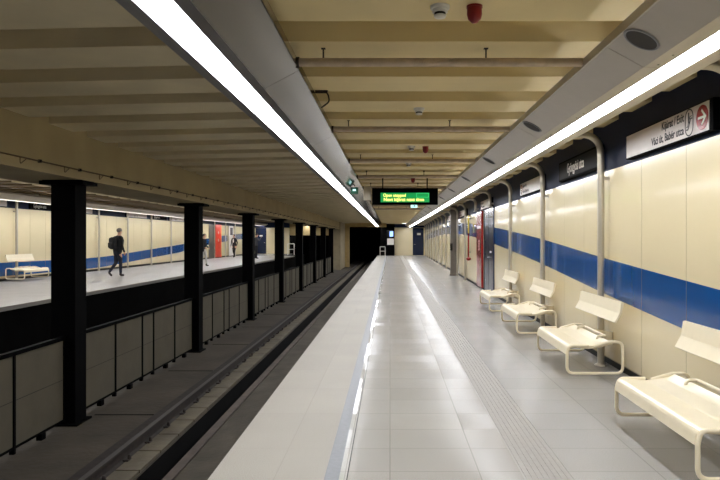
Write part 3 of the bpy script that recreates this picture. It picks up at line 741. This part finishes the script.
for ya,yb,l in ((22.6,24.2,'dark station name sign across the tracks, left of the nearest column'),(34.2,36.4,'dark station name sign across the tracks, between two pale signs')):
    t=thing('station_name_sign',l,'sign',(XW,(ya+yb)/2,0)); hw=(yb-ya)/2
    MB().bbox((-.02,-hw,2.63),(.05,hw,2.90),.01).build('housing',M['black'],t)
    text('lettering','Gyöngyösi utca',.18,M['white_ink'],(.0515,-hw*.75,2.70),FARW,t,'LEFT',xs=.75)
YB=60.0
struct(MB().box((XW,YB,ZF),(-9.45,YB+.3,3.3)).build('wall_far_end',M['cream']))
struct(MB().box((XW,YB-.05,2.62),(-9.4,YB,3.25)).build('trim_12',M['navy']))
d=bpy.data.objects.new('door_4',None); col.objects.link(d); d.location=(px(261,YB),YB,ZF); d['kind']='structure'
MB().box((-.5,-.03,.02),(.5,.01,2.42)).build('door_leaf',M['navy_door'],d)
MB().box((-.14,-.036,1.62),(.16,-.03,1.76)).build('door_plate',M['white_ink'],d)
MB().tube([(.30,-.07,1.05),(.42,-.07,1.05)],.014,8).build('door_handle',M['steel'],d)
t=thing('guard_rail','white guard rail at the far end of the platform across','railing',(px(291,55),55,ZF))
q=MB(); q.tube(fillet([(-.27,0,0),(-.27,0,.98),(.27,0,.98),(.27,0,0)],.05),.032,10); q.build('hoop',M['white'],t)
MB().tube([(-.27,0,.5),(.27,0,.5)],.026,8).build('cross_bar',M['white'],t)
struct(MB().box((-9.4,YB,EYE+.35),(-4.1,YB+.4,3.3)).build('trim_13',M['pillar']))
struct(MB().box((-9.4,YB+8,BED-.4),(-4.5,YB+8.3,3.3)).build('wall_far_tunnel',M['soot_shade']))
# hall ends
struct(MB().box((-13.2,Y0-.3,-1.4),(3.2,Y0,3.5)).build('wall_back',M['soot_shade']))

# ------------------------------------------------------------------ people
def person(label,loc,rz,height,bulk,mats,hair_m,arm_l,arm_r,leg_l,leg_r,skin_hands=True,lean=.03,child=None):
    """skeleton in metres for a 1.75 m body facing +Y; a leg is (knee, ankle), an arm (elbow, wrist)"""
    root=thing('person',label,'person',loc,rz); root.scale=(height/1.75,)*3
    verts=[];edges=[];rad=[]
    def V(p,r,par=None):
        verts.append(Vector(p)); rad.append(r)
        if par is not None: edges.append((par,len(verts)-1))
        return len(verts)-1
    pel=V((0,0,.93),(.155,.115)); w_=V((0,lean*.4,1.08),(.145*(bulk or 1),.105*(bulk or 1)),pel); bulk=bulk or 1; ch=V((0,lean,1.27),(.175*bulk,.12*bulk),w_); sh=V((0,lean*1.2,1.41),(.115,.085),ch)
    nk=V((0,lean*1.4+.005,1.50),(.055,.058),sh); h1=V((0,lean*1.4+.02,1.57),(.068,.080),nk); h2=V((0,lean*1.4+.022,1.655),(.076,.095),h1); h3=V((0,lean*1.4+.01,1.715),(.058,.072),h2)
    hy=lean*1.4+.02
    for sx,arm in ((-1,arm_l),(1,arm_r)):
        s0=V((sx*.165,lean,1.385),(.068,.066),sh); e=V(arm[0],(.046,.046),s0); wr=V(arm[1],(.033,.030),e)
        d=(Vector(arm[1])-Vector(arm[0])).normalized()
        pm=V(Vector(arm[1])+d*.055,(.034,.022),wr)
        side=Vector((0,1,0)); side=(side-d*side.dot(d)).normalized(); inn=Vector((-sx,0,0)); inn=(inn-d*inn.dot(d)).normalized()
        for q,ln in ((-.027,.062),(-.009,.078),(.009,.074),(.027,.058)):
            f1=V(Vector(arm[1])+d*.095+side*q,(.0095,.0095),pm); f2=V(Vector(verts[f1])+d*ln*.5+inn*.008,(.0085,.0085),f1); V(Vector(verts[f2])+d*ln*.4+inn*.02,(.007,.007),f2)
        t1=V(Vector(arm[1])+d*.05+side*.048+inn*.01,(.011,.011),wr); V(Vector(verts[t1])+d*.035+side*.012+inn*.012,(.009,.009),t1)
    for sx,leg in ((-1,leg_l),(1,leg_r)):
        hp=V((sx*.09,0,.86),(.098,.098),pel); kn=V(leg[0],(.066,.068),hp); an=V(leg[1],(.048,.05),kn)
        fd=leg[2] if len(leg)>2 else Vector((0,1,0)); fd=Vector(fd).normalized()
        hl=V(Vector(leg[1])+Vector((0,-.02,-.045)),(.042,.042),an); V(Vector(leg[1])+fd*.15+Vector((0,0,-.055)),(.042,.03),hl)
    me=bpy.data.meshes.new('body'); me.from_pydata(verts,edges,[])
    o=bpy.data.objects.new('body',me); col.objects.link(o)
    md=o.modifiers.new('s','SKIN'); md.use_smooth_shade=True
    for i,d in enumerate(me.skin_vertices[0].data):
        d.radius=rad[i]; d.use_root=(i==0)
    sb=o.modifiers.new('d','SUBSURF'); sb.levels=2; sb.render_levels=2
    dg=bpy.context.evaluated_depsgraph_get(); dg.update()
    m2=bpy.data.meshes.new_from_object(o.evaluated_get(dg)); bpy.data.objects.remove(o); bpy.data.meshes.remove(me)
    m2.name='body'
    # face relief: nose, ears, eyes, mouth joined into the same mesh
    bm=bmesh.new(); bm.from_mesh(m2)
    for v in bm.verts:
        if v.co.z>1.5 and v.co.y>hy+.05 and abs(v.co.x)<.02 and 1.575<v.co.z<1.625: v.co.y+=.022
    def blob(c,s,mi):
        r=bmesh.ops.create_uvsphere(bm,u_segments=10,v_segments=7,radius=1,matrix=Matrix.Translation(c)@Matrix.Diagonal((*s,1)))
        for f in {f for v in r['verts'] for f in v.link_faces}: f.material_index=mi; f.smooth=True
    for f in bm.faces:
        c=f.calc_center_median(); f.material_index=0; f.smooth=True
        if c.z<.12 or False: f.material_index=3
        elif c.z<.96: f.material_index=2
        if c.z>=.90 and c.z<1.475: f.material_index=1
        for sx,arm in ((-1,arm_l),(1,arm_r)):
            wr=Vector(arm[1]); e=Vector(arm[0]); d=(wr-e).normalized()
            if c.z<1.40 and abs(c.x)>.1 and (c-wr).length<.22 and (c-wr).dot(d)>.03: f.material_index=0
            elif sx*c.x>.145 and abs(c.x)>.14 and (c-e).length<.3 and c.z>.78 and (c-wr).dot(d)<=.03: f.material_index=1
        for leg in (leg_l,leg_r):
            if (c-Vector(leg[1])).length<.22 and c.z<leg[1][2]-.01 : f.material_index=3
    for sx in (-1,1):
        blob((sx*.030,hy+.086,1.638),(.012,.008,.007),4); blob((sx*.078,hy-.0,1.62),(.012,.022,.032),0)
    blob((0,hy+.100,1.605),(.013,.016,.022),0); blob((0,hy+.083,1.563),(.024,.008,.006),5)
    if 'shirt' in mats: blob((0,lean+.105,1.27),(.06,.03,.16),6)
    bm.to_mesh(m2); bm.free(); idx=[p.material_index for p in m2.polygons]; m2.materials.clear()
    for m in (M['skin'],M[mats['top']],M[mats['legs']],M[mats['shoes']],M['ink'],M['dark_red'],M['shirt']): m2.materials.append(m)
    m2.polygons.foreach_set('material_index',idx)
    ob=bpy.data.objects.new('body',m2); col.objects.link(ob); ob.parent=root
    hb=bmesh.new(); bmesh.ops.create_uvsphere(hb,u_segments=20,v_segments=14,radius=1,matrix=Matrix.Translation((0,hy-.008,1.668))@Matrix.Diagonal((.088,.106,.092,1)))
    kill=[f for f in hb.faces if (f.calc_center_median().y>hy+.045 and f.calc_center_median().z<1.70) or f.calc_center_median().z<1.60]
    bmesh.ops.delete(hb,geom=kill,context='FACES')
    for v in hb.verts:
        k=math.sin(v.co.x*140)*math.cos(v.co.y*120)*.003; v.co.z+=k
    for f in hb.faces: f.smooth=True
    hm=bpy.data.meshes.new('hair'); hb.to_mesh(hm); hb.free(); hm.materials.append(hair_m)
    ho=bpy.data.objects.new('hair',hm); col.objects.link(ho); ho.parent=root
    sd=ho.modifiers.new('t','SOLIDIFY'); sd.thickness=.012
    return root
# the man walking away with a backpack
y1=640*(EYE-ZF)/(276-239); x1=px(117.5,y1)
p1=person('person in dark jacket and jeans walking away with a black backpack',(x1,y1,ZF),-.5,1.80,1.32,dict(top='cloth_black',legs='cloth_navy',shoes='shoe'),M['grey_hair'],
  (( -.225,-.05,1.12),(-.21,.06,.88)),((.225,.02,1.12),(.20,.12,.90)),
  ((-.095,.02,.48),(-.10,-.26,.17),(0,.75,-.75)),((.095,.06,.47),(.095,.06,.085)),lean=.05)
# jacket hem and collar as children
bk=MB(); bk.bbox((-.16,-.30,1.0),(.16,-.11,1.46),.085); 
bko=bk.build('backpack_shell',M['cloth_black'])
bt=thing('backpack','black backpack worn by the person walking away','backpack',(x1,y1,ZF),-.5); bko.parent=bt
MB().bbox((-.11,-.35,1.06),(.11,-.28,1.26),.04).build('front_pocket',M['cloth_black'],bt)
for sx in (-1,1): MB().tube(fillet([(sx*.09,-.14,1.44),(sx*.10,.0,1.50),(sx*.11,.19,1.36),(sx*.13,.14,1.14),(sx*.12,-.13,1.06)],.09,6),.018,8).build('shoulder_strap',M['cloth_black'],bt)
# woman half hidden behind the second column
y2=640*(EYE-ZF)/(266-239); x2=px(203.5,y2)
p2=person('person in dark top and pale trousers half hidden behind the second column',(x2,y2,ZF),-1.9,1.66,None,dict(top='cloth_black',legs='cloth_pale',shoes='shoe'),M['hair'],
  ((-.22,.0,1.12),(-.17,.18,1.00)),((.22,.0,1.12),(.17,.18,1.0)),((-.095,.10,.49),(-.095,.12,.085)),((.095,.0,.48),(.095,-.14,.10)))
bg=thing('shoulder_bag','dark shoulder bag carried by the person in pale trousers','bag',(x2,y2,ZF),-1.9)
MB().bbox((.19,-.12,.74),(.30,.20,.98),.04).build('bag_body',M['cloth_black'],bg)
MB().tube(fillet([(.245,-.10,.96),(.16,.0,1.44),(.245,.18,.96)],.05,6),.012,8).build('bag_strap',M['cloth_black'],bg)
y3=640*(EYE-ZF)/(257.3-239); x3=px(234.3,y3)
p3=person('person in open dark suit and white shirt walking toward the camera across the tracks',(x3,y3,ZF),PI-.35,1.74,None,dict(top='cloth_black',legs='cloth_black',shoes='cloth_black',shirt=1),M['hair'],
  ((-.25,-.03,1.13),(-.25,.05,.90)),((.25,.0,1.13),(.25,.08,.90)),((-.09,.12,.49),(-.085,.14,.085)),((.09,.0,.48),(.09,-.16,.11)))
y4=640*(EYE-ZF)/(258.5-239); x4=px(256,y4)
p4=person('person in grey standing beside the dark blue door across the tracks',(x4,y4,ZF),-1.0,1.80,None,dict(top='cloth_grey',legs='cloth_black',shoes='cloth_black'),M['hair'],
  ((-.23,.02,1.13),(-.23,.08,.90)),((.24,.14,1.22),(.20,.26,1.42)),((-.09,.03,.48),(-.09,.0,.085)),((.09,.03,.48),(.09,.0,.085)))

# ------------------------------------------------------------------ world, camera, view
wd=bpy.data.worlds.new('World'); sc.world=wd; wd.use_nodes=True
wd.node_tree.nodes['Background'].inputs[0].default_value=(.002,.002,.002,1)
cam=bpy.data.cameras.new('camera'); co=bpy.data.objects.new('camera',cam); col.objects.link(co)
co.location=(0,0,EYE); co.rotation_euler=(PI/2,0,0)
cam.sensor_width=36; cam.lens=640/720*36; cam.shift_x=-30/720; cam.shift_y=-1/720; cam.clip_start=.05; cam.clip_end=200
sc.camera=co
sc.view_settings.view_transform='Standard'; sc.view_settings.look='None'; sc.view_settings.gamma=1; sc.view_settings.use_curve_mapping=False
sc.view_settings.exposure=0.87
sc.cycles.max_bounces=10; sc.cycles.diffuse_bounces=6; sc.cycles.glossy_bounces=6
sc.cycles.use_denoising=True
